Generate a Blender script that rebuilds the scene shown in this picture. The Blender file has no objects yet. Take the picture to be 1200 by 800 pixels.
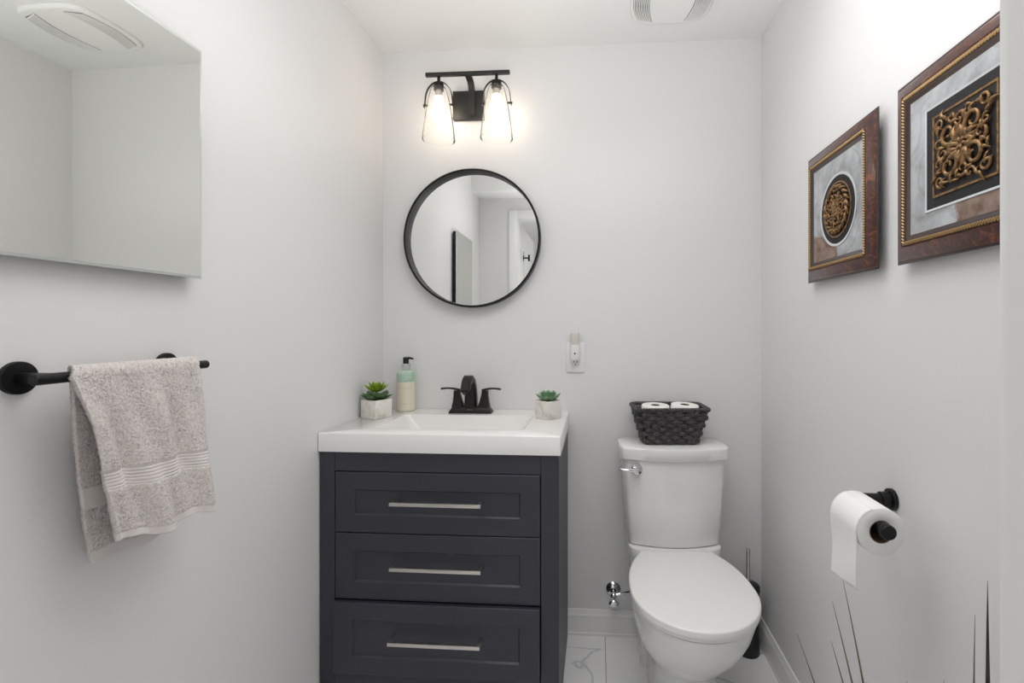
import bpy, bmesh, math, random
from mathutils import Vector, Matrix, noise
random.seed(7)
S = bpy.context.scene
COL = S.collection
PI = math.pi
R = math.radians

# ------------------------------------------------------------------ camera, light, exposure
W, H = 1.539, 2.385                     # room width, ceiling height
YR = -1.68                              # room side of the wall with the doorway
cd = bpy.data.cameras.new('camera'); cam = bpy.data.objects.new('camera', cd); COL.objects.link(cam)
cam.location = (.8911, -1.9818, 1.238); cam.rotation_euler = (R(90), 0, .0687)
cd.sensor_width = 36; cd.lens = 572.2 / 1200 * 36
cd.shift_x = -60.3 / 1200; cd.shift_y = -15.9 / 1200; cd.clip_start = .02
S.camera = cam
S.view_settings.view_transform = 'Standard'; S.view_settings.look = 'None'
S.view_settings.gamma = 1; S.view_settings.use_curve_mapping = False
S.view_settings.exposure = 0.06
wd = bpy.data.worlds.new('world'); S.world = wd; wd.use_nodes = True
wb = wd.node_tree.nodes['Background']; wb.inputs[0].default_value = (1, .99, .98, 1); wb.inputs[1].default_value = .9

def area(name, loc, target, sx, sy, power, color=(1, 1, 1), spread=180):
    l = bpy.data.lights.new(name, 'AREA'); l.shape = 'RECTANGLE'; l.size = sx; l.size_y = sy
    l.energy = power; l.color = color; l.spread = R(spread)
    o = bpy.data.objects.new(name, l); COL.objects.link(o); o.location = loc
    o.rotation_euler = (Vector(target) - Vector(loc)).to_track_quat('-Z', 'Y').to_euler()
    return o
BULB_E, HALL_W, ROOM_W, BOUNCE_W = 8.5, 4.4, 6.4, 6.2
area('hall_fill', (1.40, -3.7, 1.75), (.80, -1.0, 1.1), 1.5, 1.2, HALL_W, (1, .995, .985))  # unseen panel added in the hall to send fill through the doorway
area('bounce_flash', (.85, -1.30, 1.5), (.85, -1.0, 2.4), .9, .5, BOUNCE_W, (1, .997, .992), 130)
area('room_fill', (.88, -1.0, 2.375), (.88, -1.0, 0), 1.0, .8, ROOM_W, (1, .997, .992), 138)  # added overhead fill under the ceiling; the room has no lamp here

# ------------------------------------------------------------------ materials
def lin(c):
    return tuple(((v / 255) / 12.92 if v / 255 <= .04045 else ((v / 255 + .055) / 1.055) ** 2.4) for v in c)
def mat(name, rgb, rough=.5, metal=0., spec=.5, coat=0., bump=None, vary=None, sheen=0., trans=0., emit=None):
    """bump=(scale, strength, distance); vary=(rgb2, scale, lo, hi)"""
    m = bpy.data.materials.new(name); m.use_nodes = True
    n, l = m.node_tree.nodes, m.node_tree.links
    p = n['Principled BSDF']
    p.inputs['Base Color'].default_value = (*lin(rgb), 1); p.inputs['Roughness'].default_value = rough
    p.inputs['Metallic'].default_value = metal; p.inputs['Specular IOR Level'].default_value = spec
    p.inputs['Coat Weight'].default_value = coat; p.inputs['Coat Roughness'].default_value = .06
    p.inputs['Sheen Weight'].default_value = sheen
    p.inputs['Transmission Weight'].default_value = trans
    if emit: p.inputs['Emission Color'].default_value = (*lin(emit[0]), 1); p.inputs['Emission Strength'].default_value = emit[1]
    tc = n.new('ShaderNodeTexCoord')
    if bump:
        t = n.new('ShaderNodeTexNoise'); t.inputs['Scale'].default_value = bump[0]; t.inputs['Detail'].default_value = 4
        b = n.new('ShaderNodeBump'); b.inputs['Strength'].default_value = bump[1]; b.inputs['Distance'].default_value = bump[2]
        l.new(tc.outputs['Object'], t.inputs['Vector']); l.new(t.outputs['Fac'], b.inputs['Height']); l.new(b.outputs['Normal'], p.inputs['Normal'])
    if vary:
        t = n.new('ShaderNodeTexNoise'); t.inputs['Scale'].default_value = vary[1]; t.inputs['Detail'].default_value = 6
        r = n.new('ShaderNodeValToRGB'); r.color_ramp.elements[0].position = vary[2]; r.color_ramp.elements[1].position = vary[3]
        r.color_ramp.elements[0].color = (*lin(rgb), 1); r.color_ramp.elements[1].color = (*lin(vary[0]), 1)
        l.new(tc.outputs['Object'], t.inputs['Vector']); l.new(t.outputs['Fac'], r.inputs['Fac']); l.new(r.outputs['Color'], p.inputs['Base Color'])
    return m
M_wall = mat('painted_wall', (231, 230, 230), .55, bump=(220, .05, .001))
M_ceil = mat('ceiling_paint', (238, 238, 237), .7, bump=(180, .06, .001))
M_trim = mat('trim_gloss_paint', (240, 240, 239), .3)
M_navy = mat('charcoal_navy_lacquer', (52, 53, 62), .42, bump=(600, .03, .0005))
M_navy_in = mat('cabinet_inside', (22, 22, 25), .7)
M_top = mat('cultured_marble', (234, 233, 231), .18, coat=.3)
M_porc = mat('white_porcelain', (238, 237, 235), .12, coat=.5)
M_seat = mat('seat_plastic', (241, 240, 238), .2)
M_black = mat('matte_black_metal', (22, 22, 24), .38, .4)
M_bronze_black = mat('dark_bronze_metal', (40, 38, 38), .36, .5)
M_fixture = mat('graphite_metal', (52, 50, 50), .45, .4)
M_nickel = mat('brushed_nickel', (205, 200, 194), .3, 1., bump=(900, .05, .0003))
M_chrome = mat('chrome', (225, 225, 228), .06, 1.)
M_steel = mat('polished_steel', (200, 198, 196), .15, 1.)
M_dark = mat('dark_gap', (12, 12, 12), .8)
M_plate = mat('white_plastic', (240, 240, 238), .35)
M_nightlight = mat('translucent_plastic', (226, 222, 216), .3, trans=.25)
M_mirror = mat('mirror_silver', (238, 239, 238), .0, 1.)
M_mirror_g = mat('mirror_silver_green', (229, 231, 227), .0, 1.)
M_edge = mat('glass_edge', (206, 210, 206), .3, .4)
M_paper = mat('tissue_paper', (246, 245, 243), .9, bump=(260, .25, .001), sheen=.2)
M_core = mat('cardboard', (120, 92, 72), .9)
M_wick = mat('dark_wicker', (50, 48, 49), .45, vary=((86, 83, 84), 70, .45, .75), bump=(240, .2, .0006))
M_terry = mat('terry_cotton', (236, 228, 224), .95, sheen=.3, bump=(800, .9, .002), vary=((206, 196, 192), 260, .4, .7))
M_weave = mat('flat_cotton', (220, 213, 210), .85, sheen=.3, bump=(1500, .25, .0005))
M_wash = mat('whitewashed_wood', (240, 237, 230), .7, vary=((205, 198, 184), 38, .5, .78), bump=(60, .15, .001))
M_leaf_l = mat('lime_leaf', (118, 150, 28), .45, vary=((150, 172, 50), 30, .4, .7))
M_leaf_d = mat('deep_green_leaf', (58, 96, 50), .4, vary=((88, 124, 70), 40, .4, .7))
M_leaf_b = mat('blue_green_leaf', (98, 138, 104), .5, vary=((142, 174, 142), 40, .4, .7))
M_soil = mat('potting_soil', (48, 40, 32), .95, bump=(200, .6, .004))
M_grass = mat('grass_blade', (98, 104, 76), .55, vary=((132, 132, 100), 12, .4, .7))
M_grassd = mat('dark_grass_blade', (46, 52, 40), .5)
M_potgrey = mat('grey_ceramic', (90, 90, 92), .4)
M_soap = mat('cream_soap_bottle', (232, 224, 204), .22, spec=.5, coat=.2)
M_soapgreen = mat('sea_green_band', (164, 196, 176), .3, vary=((196, 212, 196), 60, .4, .7))
M_clear = mat('clear_plastic', (235, 236, 234), .1, trans=.7)
M_faint = mat('faint_print', (196, 182, 156), .5)
M_silverprint = mat('silver_print', (205, 205, 208), .3, .6)
M_brushblack = mat('black_plastic', (18, 18, 19), .35)

def wood_frame_mat():
    m = mat('mahogany_burl', (62, 30, 22), .28, coat=.35)
    n, l = m.node_tree.nodes, m.node_tree.links; p = n['Principled BSDF']
    tc = n.new('ShaderNodeTexCoord'); a = n.new('ShaderNodeTexNoise'); a.inputs['Scale'].default_value = 55; a.inputs['Detail'].default_value = 8; a.inputs['Roughness'].default_value = .7
    a.inputs['Distortion'].default_value = 1.2
    r = n.new('ShaderNodeValToRGB'); e = r.color_ramp.elements
    e[0].position = .36; e[0].color = (*lin((44, 20, 16)), 1); e[1].position = .74; e[1].color = (*lin((156, 86, 42)), 1)
    k = r.color_ramp.elements.new(.54); k.color = (*lin((76, 34, 23)), 1)
    l.new(tc.outputs['Object'], a.inputs['Vector']); l.new(a.outputs['Fac'], r.inputs['Fac']); l.new(r.outputs['Color'], p.inputs['Base Color'])
    return m
M_mahog = wood_frame_mat()
M_mahogd = mat('dark_mahogany_edge', (44, 24, 20), .3, coat=.3)
M_gold = mat('antique_gold', (186, 154, 108), .4, .7)
M_bronze = mat('antique_bronze', (150, 116, 76), .4, .6, vary=((84, 64, 44), 140, .42, .72))
M_relief_bg = mat('relief_ground', (34, 29, 28), .7)
M_matblack = mat('black_mat', (30, 29, 31), .75)
M_bevel = mat('mat_bevel', (206, 210, 213), .6)

def art_mat(name, brown_dir):
    """blue grey mottled paper with a brown patch in one lower corner and faint leaf tracery"""
    m = mat(name, (176, 180, 184), .7)
    n, l = m.node_tree.nodes, m.node_tree.links; p = n['Principled BSDF']
    tc = n.new('ShaderNodeTexCoord')
    a = n.new('ShaderNodeTexNoise'); a.inputs['Scale'].default_value = 16; a.inputs['Detail'].default_value = 8; a.inputs['Roughness'].default_value = .65
    r = n.new('ShaderNodeValToRGB'); e = r.color_ramp.elements
    e[0].position = .35; e[0].color = (*lin((150, 152, 154)), 1); e[1].position = .62; e[1].color = (*lin((190, 194, 198)), 1)
    l.new(tc.outputs['Object'], a.inputs['Vector']); l.new(a.outputs['Fac'], r.inputs['Fac'])
    # leaf tracery
    w = n.new('ShaderNodeTexWave'); w.wave_type = 'RINGS'; w.inputs['Scale'].default_value = 7; w.inputs['Distortion'].default_value = 9; w.inputs['Detail'].default_value = 1.5; w.inputs['Detail Scale'].default_value = 1.6
    l.new(tc.outputs['Object'], w.inputs['Vector'])
    wr = n.new('ShaderNodeValToRGB'); wr.color_ramp.elements[0].position = .0; wr.color_ramp.elements[0].color = (.8, .8, .78, 1); wr.color_ramp.elements[1].position = .16; wr.color_ramp.elements[1].color = (1, 1, 1, 1)
    l.new(w.outputs['Fac'], wr.inputs['Fac'])
    mul = n.new('ShaderNodeMix'); mul.data_type = 'RGBA'; mul.blend_type = 'MULTIPLY'; mul.inputs['Factor'].default_value = .8
    l.new(r.outputs['Color'], mul.inputs['A']); l.new(wr.outputs['Color'], mul.inputs['B'])
    # brown patch: local z below and local y beyond a limit
    sx = n.new('ShaderNodeSeparateXYZ')
    wn = n.new('ShaderNodeTexNoise'); wn.inputs['Scale'].default_value = 45; wn.inputs['Detail'].default_value = 5; l.new(tc.outputs['Object'], wn.inputs['Vector'])
    wv_ = n.new('ShaderNodeVectorMath'); wv_.operation = 'MULTIPLY_ADD'; wv_.inputs[1].default_value = (.035, .035, .035)
    l.new(wn.outputs['Color'], wv_.inputs[0]); l.new(tc.outputs['Object'], wv_.inputs[2]); l.new(wv_.outputs['Vector'], sx.inputs['Vector'])
    def step(sock, mult, off):
        q = n.new('ShaderNodeMath'); q.operation = 'MULTIPLY_ADD'; q.inputs[1].default_value = mult; q.inputs[2].default_value = off; q.use_clamp = True
        l.new(sock, q.inputs[0]); return q.outputs[0]
    zs = step(sx.outputs['Z'], -160, -160 * .038)       # z < -.055
    ys = step(sx.outputs['Y'], 160 * brown_dir, 1.6 - 160 * .017 * brown_dir)
    mm = n.new('ShaderNodeMath'); mm.operation = 'MULTIPLY'; l.new(zs, mm.inputs[0]); l.new(ys, mm.inputs[1])
    b = n.new('ShaderNodeTexNoise'); b.inputs['Scale'].default_value = 34; b.inputs['Detail'].default_value = 7; l.new(tc.outputs['Object'], b.inputs['Vector'])
    br = n.new('ShaderNodeValToRGB'); br.color_ramp.elements[0].position = .35; br.color_ramp.elements[0].color = (*lin((112, 88, 76)), 1); br.color_ramp.elements[1].position = .65; br.color_ramp.elements[1].color = (*lin((160, 140, 128)), 1)
    l.new(b.outputs['Fac'], br.inputs['Fac'])
    mx = n.new('ShaderNodeMix'); mx.data_type = 'RGBA'; l.new(mm.outputs[0], mx.inputs['Factor']); l.new(mul.outputs['Result'], mx.inputs['A']); l.new(br.outputs['Color'], mx.inputs['B'])
    l.new(mx.outputs['Result'], p.inputs['Base Color'])
    return m

def tile_mat():
    m = mat('marble_tile', (232, 232, 232), .16, coat=.2)
    n, l = m.node_tree.nodes, m.node_tree.links; p = n['Principled BSDF']
    tc = n.new('ShaderNodeTexCoord')
    mp = n.new('ShaderNodeMapping'); mp.inputs['Rotation'].default_value = (0, 0, .9); mp.inputs['Scale'].default_value = (1, 2.2, 1)
    l.new(tc.outputs['Object'], mp.inputs['Vector'])
    a = n.new('ShaderNodeTexNoise'); a.inputs['Scale'].default_value = 1.7; a.inputs['Detail'].default_value = 5; a.inputs['Distortion'].default_value = .8
    l.new(mp.outputs['Vector'], a.inputs['Vector'])
    # veins where the noise crosses one half
    s = n.new('ShaderNodeMath'); s.operation = 'SUBTRACT'; s.inputs[1].default_value = .5; l.new(a.outputs['Fac'], s.inputs[0])
    ab = n.new('ShaderNodeMath'); ab.operation = 'ABSOLUTE'; l.new(s.outputs[0], ab.inputs[0])
    r = n.new('ShaderNodeValToRGB'); e = r.color_ramp.elements
    e[0].position = 0; e[0].color = (*lin((208, 209, 213)), 1); e[1].position = .016; e[1].color = (*lin((246, 246, 246)), 1)
    l.new(ab.outputs[0], r.inputs['Fac'])
    l.new(r.outputs['Color'], p.inputs['Base Color'])
    return m
M_tile = tile_mat()
M_grout = mat('grey_grout', (150, 150, 150), .9)

def glass_mat():
    m = bpy.data.materials.new('clear_seeded_glass'); m.use_nodes = True
    n, l = m.node_tree.nodes, m.node_tree.links
    n.remove(n['Principled BSDF'])
    tr = n.new('ShaderNodeBsdfTransparent'); tr.inputs[0].default_value = (.99, .985, .975, 1)
    gl = n.new('ShaderNodeBsdfGlossy'); gl.inputs['Roughness'].default_value = .08
    df = n.new('ShaderNodeBsdfTranslucent'); df.inputs[0].default_value = (1, .985, .95, 1)
    lw = n.new('ShaderNodeLayerWeight'); lw.inputs['Blend'].default_value = .08
    bn = n.new('ShaderNodeTexNoise'); bn.inputs['Scale'].default_value = 90
    bp = n.new('ShaderNodeBump'); bp.inputs['Strength'].default_value = .2; bp.inputs['Distance'].default_value = .002
    l.new(bn.outputs['Fac'], bp.inputs['Height']); l.new(bp.outputs['Normal'], gl.inputs['Normal'])
    m0 = n.new('ShaderNodeMixShader'); m0.inputs[0].default_value = .05; l.new(tr.outputs[0], m0.inputs[1]); l.new(df.outputs[0], m0.inputs[2])
    m1 = n.new('ShaderNodeMixShader'); l.new(lw.outputs['Fresnel'], m1.inputs[0]); l.new(m0.outputs[0], m1.inputs[1]); l.new(gl.outputs[0], m1.inputs[2])
    l.new(m1.outputs[0], n['Material Output'].inputs['Surface'])
    return m
M_glass = glass_mat()
M_bulb = mat('lit_bulb', (255, 246, 228), .3, emit=((255, 240, 216), BULB_E))

# ------------------------------------------------------------------ mesh helpers
def tag(o, label=None, cat=None, group=None, kind=None):
    if label: o['label'] = label
    if cat: o['category'] = cat
    if group: o['group'] = group
    if kind: o['kind'] = kind
    return o
def empty(name, loc, label, cat, group=None, rz=0):
    o = bpy.data.objects.new(name, None); COL.objects.link(o); o.location = loc; o.rotation_euler = (0, 0, rz)
    o.empty_display_size = .02
    return tag(o, label, cat, group)

class MB:
    """collects shapes into one mesh; coordinates are relative to the origin given to build"""
    def __init__(s): s.v, s.f, s.m = [], [], []
    def add(s, vs, fs, mi=0):
        k = len(s.v); s.v += [tuple(v) for v in vs]; s.f += [tuple(i + k for i in f) for f in fs]; s.m += [mi] * len(fs)
    def box(s, x0, x1, y0, y1, z0, z1, bev=0., seg=2, mi=0, mtx=None):
        b = bmesh.new()
        r = bmesh.ops.create_cube(b, size=1)
        for v in b.verts:
            v.co = Vector(((x0 + x1) / 2 + v.co.x * (x1 - x0), (y0 + y1) / 2 + v.co.y * (y1 - y0), (z0 + z1) / 2 + v.co.z * (z1 - z0)))
        if bev: bmesh.ops.bevel(b, geom=list(b.edges), offset=bev, segments=seg, affect='EDGES', profile=.5)
        if mtx: bmesh.ops.transform(b, matrix=mtx, verts=b.verts)
        s.bm(b, mi)
    def bm(s, b, mi=0):
        b.verts.index_update()
        s.add([v.co[:] for v in b.verts], [[v.index for v in f.verts] for f in b.faces], mi); b.free()
    def loft(s, loops, caps=(True, True), mi=0, closed=True):
        n = len(loops[0]); vs = [p for L in loops for p in L]; fs = []
        for i in range(len(loops) - 1):
            for j in range(n if closed else n - 1):
                a, b = i * n + j, i * n + (j + 1) % n
                fs.append((a, b, b + n, a + n))
        if caps[0]: fs.append(tuple(reversed(range(n))))
        if caps[1]: fs.append(tuple(range((len(loops) - 1) * n, len(loops) * n)))
        s.add(vs, fs, mi)
    def lathe(s, prof, c=(0, 0, 0), axis='Z', n=32, caps=(False, False), mi=0):
        """prof: (radius, height) pairs"""
        loops = []
        for r, h in prof:
            L = []
            for k in range(n):
                a = 2 * PI * k / n; u, v = r * math.cos(a), r * math.sin(a)
                p = {'Z': (u, v, h), 'Y': (u, -h, v), 'X': (h, u, v)}[axis]      # Y: height runs towards -y
                L.append((c[0] + p[0], c[1] + p[1], c[2] + p[2]))
            loops.append(L)
        s.loft(loops, caps, mi)
    def tube(s, pts, rad, n=12, caps=True, mi=0, flat=1., up=None):
        pts = [Vector(p) for p in pts]; N = len(pts)
        rad = rad if isinstance(rad, (list, tuple)) else [rad] * N
        T = [(pts[min(i + 1, N - 1)] - pts[max(i - 1, 0)]).normalized() for i in range(N)]
        u = Vector(up) if up else (Vector((0, 0, 1)) if abs(T[0].z) < .9 else Vector((1, 0, 0)))
        loops = []
        for i in range(N):
            u = (u - T[i] * u.dot(T[i])); u.normalize(); w = T[i].cross(u)
            loops.append([tuple(pts[i] + (u * math.cos(2 * PI * k / n) * flat + w * math.sin(2 * PI * k / n)) * rad[i]) for k in range(n)])
        s.loft(loops, (caps, caps), mi)
    def rect_sweep(s, pts, hw, hh, up, mi=0):
        """rectangular bar along pts: hw along up, hh along the third axis"""
        pts = [Vector(p) for p in pts]; N = len(pts); up = Vector(up); loops = []
        for i in range(N):
            t = (pts[min(i + 1, N - 1)] - pts[max(i - 1, 0)]).normalized(); u = (up - t * up.dot(t)).normalized(); w = t.cross(u)
            loops.append([tuple(pts[i] + u * a * hw + w * b * hh) for a, b in ((-1, -1), (1, -1), (1, 1), (-1, 1))])
        s.loft(loops, (True, True), mi)
    def sphere(s, c, r, seg=16, mi=0, scale=(1, 1, 1), mtx=None):
        b = bmesh.new(); bmesh.ops.create_uvsphere(b, u_segments=seg, v_segments=max(6, seg // 2), radius=1)
        for v in b.verts:
            p = Vector((v.co.x * r * scale[0], v.co.y * r * scale[1], v.co.z * r * scale[2]))
            if mtx: p = mtx @ p
            v.co = p + Vector(c)
        s.bm(b, mi)
    def build(s, name, mats, parent=None, origin=(0, 0, 0), ang=35, smooth=True):
        me = bpy.data.meshes.new(name); ox, oy, oz = origin
        me.from_pydata([(x - ox, y - oy, z - oz) for x, y, z in s.v], [], s.f)
        mats = mats if isinstance(mats, (list, tuple)) else [mats]
        for q in mats: me.materials.append(q)
        for p, k in zip(me.polygons, s.m): p.material_index = k
        b = bmesh.new(); b.from_mesh(me); bmesh.ops.recalc_face_normals(b, faces=b.faces); b.to_mesh(me); b.free()
        if smooth:
            me.shade_smooth(); me.set_sharp_from_angle(angle=R(ang))
        o = bpy.data.objects.new(name, me); COL.objects.link(o)
        if parent: o.parent = parent
        else: o.location = origin
        return o
def rr(x0, x1, y0, y1, z, r, n=6):
    L = []
    for cx, cy, a0 in ((x1 - r, y1 - r, 0), (x0 + r, y1 - r, 90), (x0 + r, y0 + r, 180), (x1 - r, y0 + r, 270)):
        for k in range(n + 1):
            a = R(a0 + 90 * k / n); L.append((cx + r * math.cos(a), cy + r * math.sin(a), z))
    return L
def bez(p0, p1, p2, p3, n=12):
    P = [Vector(p) for p in (p0, p1, p2, p3)]; out = []
    for i in range(n + 1):
        t = i / n; out.append(P[0] * (1 - t) ** 3 + P[1] * 3 * t * (1 - t) ** 2 + P[2] * 3 * t * t * (1 - t) + P[3] * t ** 3)
    return out
def part(mb, name, m, thing, **k):
    return mb.build(name, m, thing, origin=thing['_o'] if '_o' in thing else tuple(thing.location), **k)

# ------------------------------------------------------------------ the room
def struct(mb, name, m, **k): return tag(mb.build(name, m, **k), kind='structure')
T = .11
b = MB(); b.box(-T, 0, YR - T, T, -.02, H + .05); struct(b, 'wall_left', M_wall, smooth=False)
b = MB(); b.box(W, W + T, YR - T, T, -.02, H + .05); struct(b, 'wall_right', M_wall, smooth=False)
b = MB(); b.box(0, W, 0, T, -.02, H + .05); struct(b, 'wall_back', M_wall, smooth=False)
DX0, DX1, DZ = .30, 1.13, 2.05
b = MB()
b.box(0, DX0 - .015, YR - T, YR, -.02, H + .05); b.box(DX1 + .015, W, YR - T, YR, -.02, H + .05); b.box(DX0 - .015, DX1 + .015, YR - T, YR, DZ + .015, H + .05)
struct(b, 'wall_front', M_wall, smooth=False)
b = MB(); b.box(-.1, W + .1, YR, .1, H, H + .06); struct(b, 'ceiling', M_ceil, smooth=False)
b = MB(); b.box(0, W, YR, -1.46, 2.215, H); struct(b, 'ceiling_soffit', M_ceil, smooth=False)
# floor: large polished tiles set over grout
b = MB(); b.box(-1.6, 3.0, -4.2, .1, -.06, -.0035, mi=1)
xs = [.923 + .61 * k for k in range(-5, 4)]; ys = [-.42 - .61 * k for k in range(-2, 7)]
for i in range(len(xs) - 1):
    for j in range(len(ys) - 1):
        x0, x1, y1, y0 = max(xs[i], -1.6) + .0012, min(xs[i + 1], 3.0) - .0012, min(ys[j], .1) - .0012, max(ys[j + 1], -4.2) + .0012
        if x1 > x0 and y1 > y0: b.box(x0, x1, y0, y1, -.01, 0, .0006, 1)
struct(b, 'floor', [M_tile, M_grout])
BPROF = [(0, 0), (.016, 0), (.016, .010), (.0135, .014), (.0135, .062), (.0115, .070), (.0115, .078), (.0085, .084), (.007, .092), (.0045, .1), (0, .1)]
def baseboard(name, p0, p1, nrm):
    b = MB(); p0, p1, nrm = Vector(p0), Vector(p1), Vector(nrm)
    b.loft([[tuple(p + nrm * d + Vector((0, 0, z))) for d, z in BPROF] for p in (p0, p1)]); struct(b, name, M_trim, ang=25)
baseboard('baseboard_back', (0, 0, 0), (W, 0, 0), (0, -1, 0))
baseboard('baseboard_right', (W, 0, 0), (W, YR + .02, 0), (-1, 0, 0))
baseboard('baseboard_left', (0, -.5, 0), (0, YR + .02, 0), (1, 0, 0))
# doorway: jambs, room side casing, hall side casing
b = MB()
b.box(DX0 - .015, DX0, YR - T - .001, YR + .001, 0, DZ + .015, .001, 1); b.box(DX1, DX1 + .015, YR - T - .001, YR + .001, 0, DZ + .015, .001, 1)
b.box(DX0, DX1, YR - T - .001, YR + .001, DZ, DZ + .015, .001, 1)
struct(b, 'trim_1', M_trim)
def casing(name, y0, y1):
    b = MB(); c = .07; e = .006
    b.box(DX0 - c, DX0 - e, y0, y1, 0, DZ + c, .004); b.box(DX1 + e, DX1 + c, y0, y1, 0, DZ + c, .004); b.box(DX0 - e - .004, DX1 + e + .004, y0, y1, DZ + e, DZ + c, .004)
    struct(b, name, M_trim)
casing('trim_2', YR + .0005, YR + .016); casing('trim_3', YR - T - .016, YR - T - .0005)
# the hall beyond the doorway, seen in the round mirror
b = MB(); b.box(-1.6, 3.0, -4.3, -4.2, -.02, H + .05); struct(b, 'wall_hall', M_wall, smooth=False)
b = MB(); b.box(-1.6, 3.0, -4.2, YR - T, H, H + .06); struct(b, 'ceiling_hall', M_ceil, smooth=False)
b = MB(); b.box(-1.6, -.11, YR - T, YR - T + .1, 0, H); b.box(W + .11, 3.0, YR - T, YR - T + .1, 0, H); struct(b, 'wall_hall_side', M_wall, smooth=False)
b = MB(); dy0, dy1 = YR - T - .02 - .76, YR - T - .02
b.box(.265, .30, dy0, dy1, .01, DZ - .01, .002, 1)
for z0, z1 in ((.25, .95), (1.15, 1.85)):
    for u0, u1, w0, w1 in ((dy0 + .12, dy1 - .12, z0, z0 + .02), (dy0 + .12, dy1 - .12, z1 - .02, z1), (dy0 + .12, dy0 + .14, z0, z1), (dy1 - .14, dy1 - .12, z0, z1)):
        b.box(.298, .306, u0, u1, w0, w1, .003)
door = struct(b, 'door_1', M_trim)
for z in (.2, 1.02, 1.80):
    h = MB(); h.tube([(.301, dy1 + .006, z - .045), (.301, dy1 + .006, z + .045)], .006); h.box(.270, .2985, dy1 + .0005, dy1 + .003, z - .045, z + .045); h.build('hinge', M_plate, door)
k = empty('robe_hook', (.30, -1.93, 1.80), 'small black robe hook on the open white door, seen in the round mirror', 'hook')
b = MB(); b.lathe([(.0, 0), (.022, 0), (.022, .005), (0, .005)], (.3005, -1.93, 1.80), 'X', 24); part(b, 'base_plate', M_black, k)
b = MB(); b.tube([(.305, -1.93, 1.80), (.345, -1.93, 1.80)], .006); b.tube([(.345, -1.93, 1.775), (.345, -1.93, 1.825)], .008); part(b, 'prong', M_black, k)

# ------------------------------------------------------------------ vanity cabinet
vx0, vx1, vf = .004, .773, -.473
van = empty('vanity_cabinet', (.389, -.24, 0), 'dark charcoal navy vanity cabinet with three drawers under the white sink top', 'cabinet')
b = MB()
b.box(vx0, vx0 + .016, vf + .02, -.008, 0, .8425, .0008, 1); b.box(vx1 - .016, vx1, vf + .02, -.008, 0, .8425, .0008, 1)
b.box(vx0 + .016, vx1 - .016, -.018, -.010, .1, .8425); b.box(vx0 + .016, vx1 - .016, vf + .03, -.018, .12, .136)
part(b, 'carcass', M_navy, van)
b = MB()
b.box(vx0, .053, vf, vf + .0195, 0, .8425, .0012, 1); b.box(.717, vx1, vf, vf + .0195, 0, .8425, .0012, 1)
b.box(.0535, .7165, vf + .0005, vf + .0195, .7815, .8425, .0008, 1); b.box(.0535, .7165, vf + .0005, vf + .0195, .1, .137, .0008, 1)
part(b, 'face_frame', M_navy, van)
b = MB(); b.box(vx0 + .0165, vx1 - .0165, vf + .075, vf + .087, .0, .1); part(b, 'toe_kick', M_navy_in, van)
def drawer(z0, z1, out, hz, desc):
    x0, x1 = .0555, .7145; y = vf - .0005 - out
    d = MB(); bx, bz, dp = .062, .055, .006
    # shaker front: raised border around a recessed panel, bevelled step
    F = lambda ix, iz, dy: [(x0 + ix, y + dy, z0 + iz), (x1 - ix, y + dy, z0 + iz), (x1 - ix, y + dy, z1 - iz), (x0 + ix, y + dy, z1 - iz)]
    d.loft([F(0, 0, .019), F(0, 0, .0015), F(.0015, .0015, 0), F(bx, bz, 0), F(bx + .0045, bz + .0045, dp)], (True, True))
    o = part(d, 'drawer', M_navy, van, ang=20)
    if out > .005:
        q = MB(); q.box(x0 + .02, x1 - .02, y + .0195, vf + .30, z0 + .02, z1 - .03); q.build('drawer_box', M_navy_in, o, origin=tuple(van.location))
    h = MB(); hx0, hx1 = .246, .535; yb = y + dp * 0 + .0055; yf = y - .034; t = .0058
    h.box(hx0, hx1, yf, yf + .009, hz - t, hz + t, .0012); h.box(hx0, hx0 + .011, yf + .0085, yb, hz - t, hz + t, .001); h.box(hx1 - .011, hx1, yf + .0085, yb, hz - t, hz + t, .001)
    tag(h.build('handle', M_nickel, o, origin=tuple(van.location)), 'brushed nickel bar handle')
drawer(.5865, .7785, 0, .690, '')
drawer(.3735, .5835, 0, .487, '')
drawer(.1425, .3690, .014, .264, '')

# one piece white top with the sunken basin
top = empty('sink_top', (.389, -.24, .843), 'glossy white one-piece sink top with rectangular basin on the navy vanity', 'sink')
tx0, tx1, ty0, ty1, tz = .001, .779, -.480, -.001, .903
bx0, bx1, by0, by1 = .150, .652, -.398, -.132
b = MB()
b.loft([rr(tx0 + .012, tx1 - .012, ty0 + .012, ty1 - .003, .8435, .004), rr(tx0, tx1, ty0, ty1, .8435, .004), rr(tx0, tx1, ty0, ty1, tz - .003, .004), rr(tx0 + .003, tx1 - .003, ty0 + .003, ty1 - .001, tz, .004),
        rr(bx0, bx1, by0, by1, tz, .022)], (False, False))
part(b, 'slab', M_top, top, ang=50)
b = MB()
def inner(i, z, r): return rr(bx0 + i * 1.25, bx1 - i * 1.25, by0 + i * .7, by1 - i * .7, z, r)
b.loft([inner(0, tz, .022), inner(.002, tz - .003, .022), inner(.006, tz - .010, .022), inner(.035, tz - .05, .03), inner(.055, tz - .083, .04), inner(.068, tz - .094, .045), inner(.09, tz - .098, .05)], (False, True))
part(b, 'basin', M_top, top, ang=50)
b = MB(); b.lathe([(.0, .004), (.021, .004), (.024, .002), (.024, 0)], (.395, -.265, tz - .098), 'Z', 24); part(b, 'drain', M_bronze_black, top)

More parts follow.
